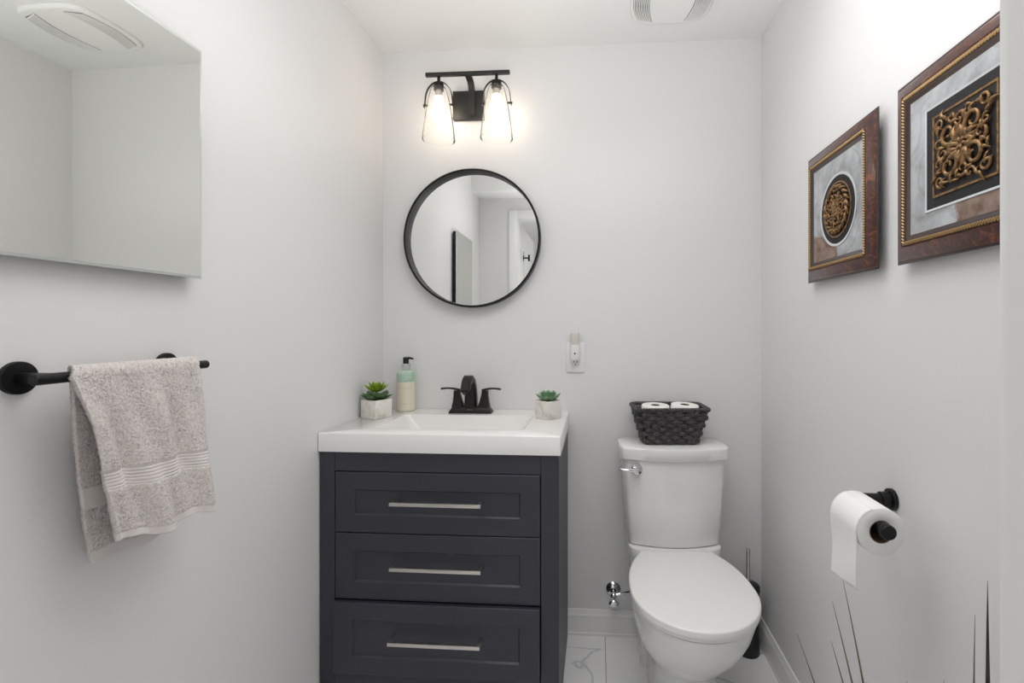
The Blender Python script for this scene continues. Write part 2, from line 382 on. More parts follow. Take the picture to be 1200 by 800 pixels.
# ------------------------------------------------------------------ faucet
fx, fy, fz = .393, -.075, tz
fa = empty('faucet', (fx, fy, fz), 'matte black two-handle faucet on the back rim of the white sink', 'faucet')
b = MB()
def rq(hx, hy, z, r, cx=fx, cy=fy): return rr(cx - hx, cx + hx, cy - hy, cy + hy, z, r, 4)
b.loft([rq(.085, .027, fz, .006), rq(.085, .027, fz + .004, .006), rq(.074, .021, fz + .021, .006), rq(.072, .019, fz + .023, .005)], (True, True))
part(b, 'base', M_bronze_black, fa, ang=30)
b = MB(); sp = bez((fx, fy, fz + .022), (fx, fy + .004, fz + .158), (fx, fy - .058, fz + .156), (fx, fy - .092, fz + .094), 16)
loops = []
for i, p in enumerate(sp):
    t = (sp[min(i + 1, 16)] - sp[max(i - 1, 0)]).normalized(); u = Vector((1, 0, 0)); w = t.cross(u)
    q = i / 16; hw = .0235 * (1 - q) + .0165 * q; hh = .022 * (1 - q) + .0125 * q
    L = []
    for kx, ky in ((1, .6), (.75, 1), (-.75, 1), (-1, .6), (-1, -.6), (-.75, -1), (.75, -1), (1, -.6)): L.append(tuple(p + u * kx * hw + w * ky * hh))
    loops.append(L)
b.loft(loops); part(b, 'spout', M_bronze_black, fa, ang=40)
b = MB(); e = sp[-1]; b.tube([e + Vector((0, .002, .004)), e + Vector((0, -.006, -.008))], .008, 16); part(b, 'aerator', M_black, fa)
for s in (-1, 1):
    b = MB(); hx = fx + s * .0515
    b.loft([rr(hx - .024, hx + .024, fy - .021, fy + .021, fz + .0225, .008, 4), rr(hx - .018 + s * .002, hx + .018 + s * .002, fy - .016, fy + .016, fz + .045, .007, 4),
            rr(hx - .0135 + s * .004, hx + .0135 + s * .004, fy - .013, fy + .013, fz + .070, .006, 4), rr(hx - .0125 + s * .005, hx + .0125 + s * .005, fy - .012, fy + .012, fz + .0865, .006, 4)])
    pts = bez((hx - s * .008, fy, fz + .088), (hx + s * .02, fy, fz + .096), (hx + s * .04, fy - .003, fz + .098), (hx + s * .068, fy - .006, fz + .0935), 12)
    b.tube(pts, [.0085, .0095, .0095, .009, .0085, .008, .0078, .0075, .0075, .0075, .0078, .008, .0078], 10, flat=.5, up=(0, 0, 1))
    part(b, 'handle', M_bronze_black, fa)
b = MB()
for i, (w_, g) in enumerate(((.0035, 0), (.0025, .0045), (.0025, .008), (.0035, .0115))): # small silver maker's mark
    x = fx - .010 + g * 1.3; b.box(x, x + w_, fy - .0236, fy - .0228, fz + .011, fz + .0145)
part(b, 'maker_mark', M_silverprint, fa, smooth=False)

# ------------------------------------------------------------------ soap bottle
sx, sy = .117, -.048
so = empty('soap_bottle', (sx, sy, tz), 'cream pump soap bottle with sea-green top band beside the left potted succulent', 'bottle')
b = MB(); b.lathe([(0, 0), (.032, 0), (.0355, .003), (.0365, .008), (.0365, .118)], (sx, sy, tz + .0005), 'Z', 32); part(b, 'body', M_soap, so)
b = MB(); b.lathe([(.0365, .118), (.0366, .120), (.0365, .150), (.034, .157), (.027, .162), (.016, .165), (0, .165)], (sx, sy, tz + .0005), 'Z', 32); tag(part(b, 'label_band', M_soapgreen, so), 'sea-green top band')
b = MB(); b.lathe([(.0165, .165), (.017, .167), (.017, .187), (.015, .190), (0, .190)], (sx, sy, tz + .0005), 'Z', 24); part(b, 'collar', M_clear, so)
b = MB(); b.lathe([(0, .190), (.010, .190), (.0115, .193), (.0115, .213), (.010, .216), (0, .216)], (sx, sy, tz + .0005), 'Z', 20)
b.tube([(sx, sy, tz + .212), (sx + .02, sy - .004, tz + .213), (sx + .033, sy - .007, tz + .210)], [.0055, .0045, .0035], 10); part(b, 'pump', M_brushblack, so)
b = MB()
def print_row(z, a0, a1, n, h):
    for i in range(n):
        a = R(a0 + (a1 - a0) * i / (n - 1)); rr_ = .0368; da = .035
        vs = [(sx + rr_ * math.sin(a + q), sy - rr_ * math.cos(a + q), tz + z + w_) for q, w_ in ((-da, 0), (da, 0), (da, h), (-da, h))]
        b.add(vs, [(0, 1, 2, 3)])
print_row(.092, -55, 55, 9, .004); part(b, 'label_print', M_faint, so, smooth=False)
b = MB(); print_row(.030, -20, 30, 6, .003); part(b, 'label_print', M_faint, so, smooth=False)

# ------------------------------------------------------------------ succulents
def leaf(b, base, az, tilt, ln, wd, th=.004, cup=.25, tip=.0, mi=0, round_=1.0):
    """fleshy leaf from base; az about z, tilt above the horizontal"""
    rows = 7; L = []
    m = Matrix.Translation(base) @ Matrix.Rotation(az, 4, 'Z') @ Matrix.Rotation(-tilt, 4, 'Y')
    for i in range(rows + 1):
        t = i / rows; w = wd * (math.sin(PI * min(1, t * .92 + .06)) ** (.75 * round_)) * (1 if t < .97 else .35); h = th * math.sin(PI * (t * .9 + .08)); x = ln * t; z0 = cup * ln * t * t
        L.append([tuple(m @ Vector((x, w * .5 * c, z0 + cup * w * .35 * abs(c) + h * q))) for c, q in ((-1, 0), (-.5, .8), (0, 1), (.5, .8), (1, 0), (.5, -.7), (0, -1), (-.5, -.7))])
    b.loft(L, (True, True), mi)
def pot(thing, hs, hgt, rz):
    b = MB(); z = .0
    def q(h, zz, r): return rr(-h, h, -h, h, zz, r, 3)
    b.loft([q(hs - .001, z, .003), q(hs, z + .002, .003), q(hs, hgt - .001, .003), q(hs - .001, hgt, .003), q(hs - .007, hgt, .003), q(hs - .008, hgt - .010, .003)], (True, True))
    o = b.build('pot', M_wash, thing)
    b = MB(); b.loft([q(hs - .0085, hgt - .0095, .003), q(hs - .0085, hgt - .007, .003)]); b.build('soil', M_soil, thing)
su = empty('potted_succulent', (.063, -.197, tz + .0005), 'lime and dark green succulent in a square whitewashed pot by the left wall', 'plant', 'potted succulents on the sink top', rz=R(-24))
pot(su, .0395, .067, 0)
b = MB()
for i in range(9): leaf(b, (0, 0, .064), 2 * PI * i / 9 + .2, R(12 if i % 2 else 24), .062, .038, .006, .10, round_=.7)
tag(b.build('lower_leaves', M_leaf_d, su, ang=60), 'dark green rounded leaves')
b = MB()
b.tube([(0, 0, .062), (0, 0, .10)], .005)
for ring, (n, ti, ln, wd) in enumerate(((9, 24, .054, .020), (8, 40, .047, .019), (6, 58, .034, .016), (4, 75, .026, .013))):
    for i in range(n): leaf(b, (0, 0, .092 + .003 * ring), 2 * PI * (i + .5 * (ring % 2)) / n + .1, R(ti), ln, wd, .0035, .18, round_=1.3)
tag(b.build('upper_leaves', M_leaf_l, su, ang=60), 'lime green pointed leaves')
sr = empty('potted_succulent', (.710, -.173, tz + .0005), 'blue-green succulent rosette in a square whitewashed pot at the right end of the sink', 'plant', 'potted succulents on the sink top', rz=R(-42))
pot(sr, .036, .066, 0)
b = MB()
for ring, (n, ti, ln, wd) in enumerate(((9, 20, .056, .031), (8, 40, .046, .028), (6, 58, .033, .022), (4, 76, .024, .016))):
    for i in range(n): leaf(b, (0, 0, .060 + .003 * ring), 2 * PI * (i + .5 * (ring % 2)) / n + .4, R(ti), ln, wd, .005, .22, round_=.8)
b.build('leaves', M_leaf_b, sr, ang=60)

# ------------------------------------------------------------------ round mirror
mx, mz = .383, 1.602
rm = empty('round_mirror', (mx, 0, mz), 'round wall mirror in a deep black metal rim above the sink', 'mirror')
b = MB(); b.lathe([(.272, .001), (.281, .001), (.281, .037), (.279, .039), (.2745, .039), (.2725, .037), (.2715, .008)], (mx, 0, mz), 'Y', 128); part(b, 'rim', M_black, rm)
b = MB(); b.lathe([(0, .001), (.2722, .001), (.2722, .0075), (0, .0075)], (mx, 0, mz), 'Y', 128); part(b, 'mirror_glass', M_mirror, rm, ang=20)

# ------------------------------------------------------------------ vanity light
lx, lz = .366, 2.147
vl = empty('wall_light', (lx, 0, lz), 'dark metal two-lamp wall light with clear glass shades above the round mirror', 'wall light')
b = MB(); b.box(lx - .064, lx + .064, -.022, -.0005, lz - .058, lz + .058, .002); part(b, 'back_plate', M_fixture, vl)
b = MB(); ax = .385
pts = [(ax, -.034, 2.098), (ax, -.034, 2.15), (ax, -.035, 2.185)] + [tuple(p) for p in bez((ax, -.036, 2.195), (ax, -.040, 2.222), (ax, -.060, 2.231), (ax, -.094, 2.231), 8)]
b.rect_sweep(pts, .0125, .004, (1, 0, 0)); b.box(ax - .012, ax + .012, -.032, -.0215, 2.105, 2.125, .001)
part(b, 'arm', M_fixture, vl)
b = MB(); b.box(.218, .552, -.107, -.093, 2.226, 2.240, .001); part(b, 'crossbar', M_fixture, vl)
for cx in (.270, .500):
    cy = -.10
    b = MB(); b.lathe([(.006, 2.226), (.006, 2.204), (.0135, 2.200), (.019, 2.198), (.0195, 2.194), (.0195, 2.172), (.018, 2.170), (0, 2.170)], (cx, cy, 0), 'Z', 24); soc = part(b, 'socket', M_black, vl)
    b = MB(); pts = [(cx + .0545 * math.sin(a), cy, 2.122 + .083 * math.cos(a) ** .8) if abs(a) < PI / 2 - .01 else (cx + .0555 * (1 if a > 0 else -1), cy, 2.122) for a in [(-90 + 180 * i / 24) * PI / 180 for i in range(25)]]
    pts = [(cx - .058, cy, 2.104)] + pts + [(cx + .058, cy, 2.104)]
    b.rect_sweep(pts, .0055, .0012, (0, 1, 0))
    for s in (-1, 1): b.tube([(cx + s * .044, cy, 2.114), (cx + s * .062, cy, 2.114)], .004, 10)
    tag(b.build('strap', M_fixture, soc, origin=tuple(vl.location)), 'curved metal strap holding the glass')
    b = MB(); o = [(.020, 2.182), (.027, 2.180), (.0315, 2.172), (.037, 2.152), (.045, 2.115), (.052, 2.075), (.058, 2.03), (.0625, 1.99), (.0635, 1.976), (.0628, 1.975), (.062, 1.977)]
    b.lathe(o, (cx, cy, 0), 'Z', 48); part(b, 'shade', M_glass, vl, ang=60)
    b = MB(); b.lathe([(.0135, 2.170), (.0135, 2.150), (.0155, 2.146)], (cx, cy, 0), 'Z', 20); part(b, 'bulb_base', M_nickel, vl)
    b = MB(); b.lathe([(.0155, 2.146), (.018, 2.132), (.025, 2.108), (.0295, 2.088), (.030, 2.074), (.027, 2.058), (.019, 2.047), (.009, 2.042), (0, 2.041)], (cx, cy, 0), 'Z', 28); part(b, 'bulb', M_bulb, vl)

# ------------------------------------------------------------------ ceiling vent
vcx, vcy = 1.152, -.275
ve = empty('ceiling_vent', (vcx, vcy, H), 'white square exhaust fan cover with curved louvres on the ceiling', 'vent')
def barrel(hx, hy, bul, z, n=10, cr=.03):
    """square outline with outward bowed sides, rounded corners"""
    L = []
    for k in range(64):
        a = 2 * PI * k / 64; c, s = math.cos(a), math.sin(a); p = 5.0
        r = 1 / ((abs(c) ** p + abs(s) ** p) ** (1 / p)); L.append((vcx + hx * r * c * (1 + bul * (1 - (r * s) ** 2)), vcy + hy * r * s * (1 + bul * .5 * (1 - (r * c) ** 2)), z))
    return L
b = MB(); b.loft([barrel(.137, .140, .05, H - .0005), barrel(.137, .140, .05, H - .008), barrel(.130, .134, .05, H - .014), barrel(.122, .128, .05, H - .0145)], (False, True)); part(b, 'cover', M_plate, ve, ang=60)
for s in (-1, 1):
    b = MB()
    for k in range(9):
        off = .062 + k * .0062; pts = []
        for i in range(13):
            y = -.116 + .232 * i / 12; bow = .020 * (1 - (y / .116) ** 2)
            pts.append((vcx + s * (off + bow), vcy + y * (1 - .02 * k), H - .0175))
        b.rect_sweep(pts, .0032, .0016, (0, 0, 1))
    part(b, 'louvre_bank', M_plate, ve)
b = MB()
for s in (-1, 1):
    vs = []; 
    for i in range(13):
        y = -.118 + .236 * i / 12; bow = .020 * (1 - (y / .118) ** 2)
        vs += [(vcx + s * (.058 + bow), vcy + y, H - .0150), (vcx + s * (.115 + bow), vcy + y * .86, H - .0150)]
    b.add(vs, [(2 * i, 2 * i + 1, 2 * i + 3, 2 * i + 2) for i in range(12)])
part(b, 'opening', mat('vent_recess', (120, 120, 120), .8), ve, smooth=False)

# ------------------------------------------------------------------ left wall mirror
D = .0140
lm = empty('wall_mirror', (.0315, -.973, 1.345), 'frameless rectangular mirror on the left wall above the towel bar', 'mirror', rz=-D)
mw, mh, bv = .406, .497, .009                         # local: x out of the wall, y from 0 (far end) to -mw
b = MB()
def mr(i, x): return [(x, -i, i), (x, -mw + i, i), (x, -mw + i, mh - i), (x, -i, mh - i)]
b.loft([mr(0, -.004), mr(0, -.0012)], (True, False), 1); b.loft([mr(0, -.0012), mr(bv * .6, 0)], (False, False), 1); b.loft([mr(bv * .6, 0), mr(bv * .7, 0)], (False, True), 0)
b.build('mirror_glass', [M_mirror_g, M_edge], lm, smooth=False)
b = MB(); b.box(-.023, -.0042, -mw + .008, -.008, .008, mh - .008, .001, 1); tag(b.build('backing_frame', M_black, lm), 'black backing frame')

# ------------------------------------------------------------------ towel bar and towel
bxr, bzr, br = .062, 1.161, .0085
y0b, y1b = -1.318, -.998
tb = empty('towel_bar', (0, -1.16, bzr), 'matte black towel bar with round wall plates on the left wall', 'towel bar')
b = MB(); b.tube([(bxr, y0b + .002, bzr), (bxr, y1b - .002, bzr)], br, 24)
b.lathe([(0, 0), (.0078, 0), (.0085, .0012), (.0085, .003)], (bxr, y1b, bzr), 'Y', 24); b.lathe([(.0085, -.003), (.0085, -.0012), (.0078, 0), (0, 0)], (bxr, y0b, bzr), 'Y', 24)
part(b, 'bar', M_black, tb)
for y in (-1.291, -1.032):
    b = MB(); b.lathe([(0, .0005), (.0255, .0005), (.0255, .007), (.0245, .0085), (0, .0085)], (0, y, bzr), 'X', 40); p = part(b, 'wall_plate', M_black, tb)
    b = MB(); b.tube([(.008, y, bzr), (bxr - .004, y, bzr)], .0085, 20); part(b, 'post', M_black, tb)
def towel():
    # profile from the back hem up over the bar and down to the front hem: (x, z, y_left, y_right)
    zt = bzr + br + .0055
    key = []
    rad = br + .0055
    nb, na, nf = 210, 30, 200
    for i in range(nb):
        t = i / nb; z = .838 + (bzr - .838) * t
        key.append((.034 + (bxr - rad - .034) * t ** 2, z, -1.209 - .044 * t ** .8, -1.055 + .030 * t, 'b', t))
    for i in range(na):
        a = PI - PI * i / na; key.append((bxr + rad * math.cos(a), bzr + rad * math.sin(a), -1.253 - .026 * i / na, -1.025 - .012 * i / na, 'a', 0))
    for i in range(nf + 1):
        t = i / nf; key.append((bxr + rad + .012 * t, None, -1.279 + .060 * t ** .85, -1.037 + .016 * t, 'f', t))
    nu = 190; verts = []; faces = []; mi = []
    for x, z, yl, yr, kd, t in key:
        for j in range(nu + 1):
            u = j / nu; y = yl + (yr - yl) * u; xx = x
            if kd == 'f':
                zb = .877 + (.861 - .877) * u; zz = bzr + (zb - bzr) * t
                dist = (bzr - zz)
                env = min(1, t * 3.5)
                xx += env * (.0075 * math.sin(u * 13 + 1.8 * t + .6) + .0055 * math.sin(u * 24 - 4.5 * t + 2)) + .010 * t * (1 - abs(u - .5))
                bz = 1.004 - .014 * u       # woven border top
                inb = bz - .036 < zz < bz; hem = t > .945
                if inb: xx += -.0018 + .0010 * math.sin((bz - zz) / .036 * 2 * PI * 6)
                elif hem: xx += -.0012
                zz += .006 * math.sin(u * 9 + 1) * t * t
            elif kd == 'b':
                zz = z - .004 * (1 - t) * u + .006 * math.sin(u * 8) * (1 - t) ** 2; xx += (1 - t) * .003 * math.sin(u * 11)
                inb = .935 < zz < .970; hem = t < .055
                if inb: xx += .0015
            else: zz = z; inb = hem = False
            fl = inb or hem
            edge = min(u, 1 - u) * abs(yr - yl)
            if not fl:
                ef = min(1, .25 + edge / .010)
                q = noise.noise(Vector((y * 640, zz * 640, 3.1 if kd == 'b' else 0))) * .0015 + random.uniform(-.0005, .0005) + noise.noise(Vector((y * 150, zz * 150, 9))) * .0006
                xx += q * ef; y += ef * noise.noise(Vector((y * 300, zz * 300, 7))) * .0004
                zz += (noise.noise(Vector((y * 300, xx * 300, zz * 100))) * .0009 if kd == 'a' else 0)
            verts.append((xx, y, zz)); 
            mi.append(1 if fl else 0)
    n = nu + 1
    fm = []
    for i in range(len(key) - 1):
        for j in range(nu):
            faces.append((i * n + j, i * n + j + 1, (i + 1) * n + j + 1, (i + 1) * n + j)); fm.append(mi[i * n + j])
    ob = MB(); ob.v = verts; ob.f = faces; ob.m = fm
    o = ob.build('hand_towel', [M_terry, M_weave], origin=(bxr, -1.15, .86), ang=180)
    s = o.modifiers.new('thick', 'SOLIDIFY'); s.thickness = .0085; s.offset = 0
    tag(o, 'light taupe terry hand towel with a ribbed border draped over the black bar', 'towel')
towel()

# ------------------------------------------------------------------ toilet
to = empty('toilet', (1.166, 0, 0), 'white two-piece toilet with closed lid between the vanity and right wall', 'toilet', rz=R(2.3))
def egg(w, yb, yf, z, wb=.66, yc=None, n=40):
    """elongated bowl outline, front towards -y"""
    if yc is None: yc = yf + w * 1.12
    L = []
    for k in range(n + 1):                         # front half ellipse, right to left
        a = -PI * k / n; L.append((w * math.cos(a), yc + (yc - yf) * math.sin(a), z))
    m = 14
    side = []
    for k in range(1, m + 1):
        u = k / m; side.append((w - w * (1 - wb) * u ** 2.4, yc + (yb - yc) * (1 - (1 - u) ** 1.0)))
    for x, y in side: L.append((-x, y, z))
    # rounded rear corners
    xw = side[-1][0]
    for f in (.9, .6, .3, 0, -.3, -.6, -.9): L.append((-xw * f, yb + (.004 if abs(f) < .8 else .003), z))
    for x, y in reversed(side): L.append((x, y, z))
    return L
b = MB()
b.loft([egg(.108, -.16, -.475, 0, .95), egg(.106, -.16, -.472, .02, .95), egg(.100, -.16, -.46, .10, .95), egg(.102, -.16, -.468, .155, .95), egg(.116, -.16, -.505, .185, .9), egg(.139, -.17, -.550, .225, .85), egg(.160, -.18, -.595, .275, .8),
        egg(.176, -.19, -.632, .33, .72), egg(.1835, -.2, -.652, .375, .68), egg(.184, -.2, -.660, .396, .68), egg(.181, -.2, -.656, .4002, .68)])
part_o = b.build('bowl', M_porc, to, ang=60)
b = MB()                                           # rear column and tank deck
def rt(hw, y0, y1, z, r): return rr(-hw, hw, y0, y1, z, r, 6)
b.loft([rt(.122, -.185, -.05, 0, .03), rt(.120, -.185, -.05, .06, .03), rt(.132, -.19, -.045, .2, .035), rt(.152, -.2, -.035, .33, .04), rt(.163, -.212, -.03, .40, .04), rt(.167, -.216, -.026, .440, .04), rt(.166, -.215, -.027, .446, .04)])
b.build('pedestal', M_porc, to, ang=60)
def tankloop(hw, yb, yf, bow, z, r=.028, n=14, rb=.012):
    L = []; ye = yf + bow
    for k in range(7): a = R(90 * k / 6); L.append((hw - rb + rb * math.cos(a), yb - rb + rb * math.sin(a), z))
    for k in range(7): a = R(90 + 90 * k / 6); L.append((-hw + rb + rb * math.cos(a), yb - rb + rb * math.sin(a), z))
    fr = []
    for k in range(7): a = R(180 + 70 * k / 6); fr.append((-hw + r + r * math.cos(a), ye + r + r * math.sin(a)))
    L += [(x, y, z) for x, y in fr]
    xa, ya = fr[-1]
    for k in range(1, n):
        u = k / n; x = xa + (-2 * xa) * u; L.append((x, ya - (bow - .004) * (1 - (2 * u - 1) ** 2), z))
    L += [(-x, y, z) for x, y in reversed(fr)]
    return L
b = MB(); b.loft([tankloop(.165, -.03, -.212, .035, .4475), tankloop(.169, -.028, -.216, .036, .452), tankloop(.178, -.026, -.220, .038, .60), tankloop(.187, -.025, -.223, .040, .757)])
b.build('tank', M_porc, to, ang=50)
b = MB(); b.loft([tankloop(.192, -.022, -.228, .042, .7585, rb=.055), tankloop(.197, -.020, -.233, .043, .762, rb=.055), tankloop(.199, -.018, -.237, .044, .796, rb=.055), tankloop(.198, -.020, -.235, .044, .803, rb=.055), tankloop(.192, -.026, -.228, .042, .806, rb=.055)])
tl = b.build('tank_lid', M_porc, to, ang=50)
b = MB()
lx_, lyy, lz_ = -.138, -.2035, .727
b.lathe([(0, .0), (.021, 0), (.021, .005), (.018, .009), (.010, .010), (.010, .020), (0, .021)], (lx_, lyy + .012, lz_), 'Y', 28)
b.tube(bez((lx_, lyy - .006, lz_), (lx_ - .02, lyy - .018, lz_ + .002), (lx_ - .045, lyy - .022, lz_ + .003), (lx_ - .068, lyy - .012, lz_ + .006), 10), [.0075, .0075, .0075, .0072, .007, .0066, .0062, .0056, .005, .004, .0025], 12)
tag(b.build('flush_lever', M_chrome, to), 'chrome flush lever')
b = MB(); b.loft([egg(.172, -.222, -.646, .4005, .67), egg(.172, -.222, -.646, .4045, .67), egg(.186, -.211, -.669, .4045, .67), egg(.188, -.210, -.671, .4065, .67), egg(.188, -.210, -.671, .4145, .67), egg(.186, -.211, -.669, .4160, .67)])
b.build('seat', M_seat, to, ang=30)
b = MB(); b.loft([egg(.189, -.209, -.672, .4163, .67), egg(.1915, -.208, -.676, .4180, .67), egg(.1915, -.208, -.676, .4325, .67), egg(.1905, -.209, -.675, .4352, .67), egg(.188, -.211, -.671, .4368, .67), egg(.182, -.215, -.662, .4378, .67), egg(.12, -.255, -.58, .4400, .67), egg(.05, -.32, -.5, .4405, .67)])
b.build('seat_lid', M_seat, to, ang=60)
for s in (-1, 1):
    b = MB(); b.tube([(s * .05, -.222, .4185), (s * .095, -.222, .4185)], .0085, 14); b.build('hinge', M_seat, to)

# water stop valve
wv = empty('water_valve', (.956, 0, .185), 'chrome water stop valve on the back wall left of the toilet', 'valve')
b = MB(); b.lathe([(0, .0005), (.030, .0005), (.030, .004), (.024, .012), (.012, .016), (.011, .02)], (.956, 0, .185), 'Y', 32); part(b, 'escutcheon', M_chrome, wv)
b = MB(); b.tube([(.956, -.012, .185), (.956, -.05, .185)], .0085, 16); b.sphere((.956, -.048, .183), .0145, 20); b.tube([(.956, -.048, .183), (.982, -.048, .190)], [.009, .0075], 14); part(b, 'body', M_chrome, wv)
b = MB(); b.tube([(.956, -.056, .180), (.956, -.075, .172)], .005, 10); b.sphere((.956, -.082, .170), .016, 20, scale=(1.25, .45, .9)); part(b, 'handle', M_chrome, wv)
b = MB(); b.tube(bez((.980, -.048, .1895), (1.0, -.048, .195), (1.012, -.05, .20), (1.028, -.06, .210), 8), .0056, 12); part(b, 'supply_pipe', M_steel, wv)

# ------------------------------------------------------------------ basket with two rolls
BX, BY, BZ = 1.162, -.105, .8075
bk = empty('wicker_basket', (BX, BY, BZ), 'dark grey woven basket of toilet rolls on the toilet tank lid', 'basket', rz=R(4))
bh = .128
def bkl(t, off=0.):
    hx = .100 + .032 * t + off; hy = .055 + .026 * t + off; return hx, hy
def bpath(t, s, off):
    hx, hy = bkl(t, off); r = .022
    per = [2 * (hx - r), PI / 2 * r, 2 * (hy - r), PI / 2 * r] * 2; tot = sum(per); d = (s % 1) * tot
    segs = (('l', (hx - r, -hy), (-1, 0)), ('c', (-hx + r, -hy + r), 270), ('l', (-hx, -hy + r), (0, 1)), ('c', (-hx + r, hy - r), 180), ('l', (-hx + r, hy), (1, 0)), ('c', (hx - r, hy - r), 90), ('l', (hx, hy - r), (0, -1)), ('c', (hx - r, -hy + r), 0))
    for q, (kd, p, e) in zip(per, segs):
        if d <= q:
            if kd == 'l': return (p[0] + e[0] * d, p[1] + e[1] * d)
            a = R(e - 90 * d / q); return (p[0] + r * math.cos(a), p[1] + r * math.sin(a))
        d -= q
    return (hx - r, -hy)
b = MB(); NS = 27; rows = 8
for k in range(rows):
    t = (k + .5) / rows; z = .006 + t * (bh - .012); N = NS * 6; pts = []
    for i in range(N):
        s = i / N; off = .0040 * math.cos(PI * (s * NS + k)); x, y = bpath(t, s, off); pts.append(Vector((x, y, z + .0008 * math.sin(i * .9 + k))))
    loops = []
    for i in range(N):
        tt = (pts[(i + 1) % N] - pts[i - 1]).normalized(); u = Vector((0, 0, 1)); w = tt.cross(u)
        loops.append([tuple(pts[i] + u * math.cos(a) * .0080 + w * math.sin(a) * .0034) for a in [2 * PI * j / 8 for j in range(8)]])
    loops.append(loops[0]); b.loft(loops, (False, False))
for i in range(NS):
    s = i / NS; p0 = bpath(0, s, 0); p1 = bpath(1, s, 0); b.tube([(p0[0], p0[1], .003), (p1[0], p1[1], bh)], .0026, 6)
b.loft([[(*bpath(q, -i / 60, -.001), z) for i in range(60)] for z, q in ((.0005, 0), (.019, .14))])
b.build('woven_body', M_wick, bk, ang=60)
b = MB()
for ph in (0, 1, 2):                               # three-strand twisted rim
    N = 240; pts = []
    for i in range(N + 1):
        s = i / N; a = 2 * PI * (s * 26 + ph / 3); x, y = bpath(1, s, .0045 * math.cos(a)); pts.append((x, y, bh + .003 + .0045 * math.sin(a)))
    b.tube(pts, .0045, 7)
b.build('rim', M_wick, bk, ang=60)
def roll(name, mats, r, rc, ln, label, group, loc, rot=None):
    o = empty(name, loc, label, 'toilet paper', group)
    if rot: o.rotation_euler = rot
    m = MB(); m.lathe([(rc, .001), (rc + .001, 0), (r - .002, 0), (r, .002), (r, ln - .002), (r - .002, ln), (rc + .001, ln), (rc, ln - .001)], n=48); m.build('paper', M_paper, o, ang=50)
    m = MB(); m.lathe([(rc - .0006, .0005), (rc, .0), (rc, ln), (rc - .0015, ln), (rc - .0015, 0), (rc - .0006, .0005)], n=32); m.build('core', M_core, o, ang=50)
    return o
roll('toilet_roll', None, .0515, .0165, .118, 'left of the two white toilet rolls standing in the dark basket', 'toilet rolls in the basket', (BX - .0535, BY - .010, BZ + .0225), (R(3), R(1), 0))
roll('toilet_roll', None, .0515, .0165, .118, 'right of the two white toilet rolls standing in the dark basket', 'toilet rolls in the basket', (BX + .0535, BY - .002, BZ + .0245), (R(3), R(3), 0))

# ------------------------------------------------------------------ outlet and night light
ou = empty('wall_outlet', (.804, 0, 1.119), 'white duplex wall outlet with cover plate right of the sink', 'outlet')
b = MB(); b.box(.768, .840, -.006, -.0003, 1.058, 1.179, .0025); part(b, 'cover_plate', M_plate, ou)
for zc in (1.139, 1.098):
    b = MB(); b.lathe([(0, .0085), (.0155, .0085), (.0165, .0065), (.0165, .005)], (.804, 0, zc), 'Y', 28); rc_ = part(b, 'receptacle', M_plate, ou)
    b = MB()
    for dx in (-.006, .006): b.box(.804 + dx - .0012, .804 + dx + .0012, -.0088, -.0083, zc - .001, zc + .008)
    b.lathe([(0, .0088), (.0026, .0088), (.0026, .0083)], (.804, 0, zc - .0075), 'Y', 12); tag(b.build('slots', M_dark, rc_, origin=tuple(ou.location), smooth=False), 'dark slots')
nl = empty('night_light', (.803, -.009, 1.139), 'slim white plug-in night light in the upper socket of the outlet', 'night light')
b = MB(); b.loft([rr(.787, .819, -.034, -.0092, 1.108, .008, 4), rr(.784, .822, -.038, -.0092, 1.116, .009, 4), rr(.7845, .8215, -.038, -.0092, 1.172, .009, 4)]); part(b, 'body', M_plate, nl)
b = MB(); b.loft([rr(.7855, .8205, -.037, -.0102, 1.1725, .009, 4), rr(.7855, .8205, -.036, -.0102, 1.212, .009, 4), rr(.789, .817, -.033, -.0112, 1.219, .008, 4), rr(.794, .812, -.028, -.0152, 1.221, .006, 4)]); tag(part(b, 'light_cover', M_nightlight, nl), 'translucent top cover')
b = MB(); b.lathe([(0, .0388), (.0032, .0388), (.0036, .0375)], (.803, 0, 1.136), 'Y', 14); tag(part(b, 'sensor', M_dark, nl), 'dark round light sensor')

# ------------------------------------------------------------------ toilet brush
tbx, tby = 1.467, -.072
br_ = empty('toilet_brush', (tbx, tby, 0), 'black toilet brush holder with steel handle in the corner behind the toilet', 'toilet brush')
b = MB(); b.lathe([(0, .0005), (.040, .0005), (.0415, .002), (.0415, .232), (.040, .236)], (tbx, tby, 0), 'Z', 36, (True, False)); part(b, 'holder', M_brushblack, br_)
b = MB(); b.lathe([(0, .266), (.030, .264), (.041, .258), (.0435, .252), (.0435, .238), (.0415, .2365), (0, .2365)], (tbx, tby, 0), 'Z', 36); part(b, 'lid', M_brushblack, br_)
b = MB(); b.tube([(tbx, tby, .262), (tbx, tby, .392)], .0075, 16); b.sphere((tbx, tby, .392), .0075, 14, scale=(1, 1, .5)); part(b, 'handle', M_steel, br_)

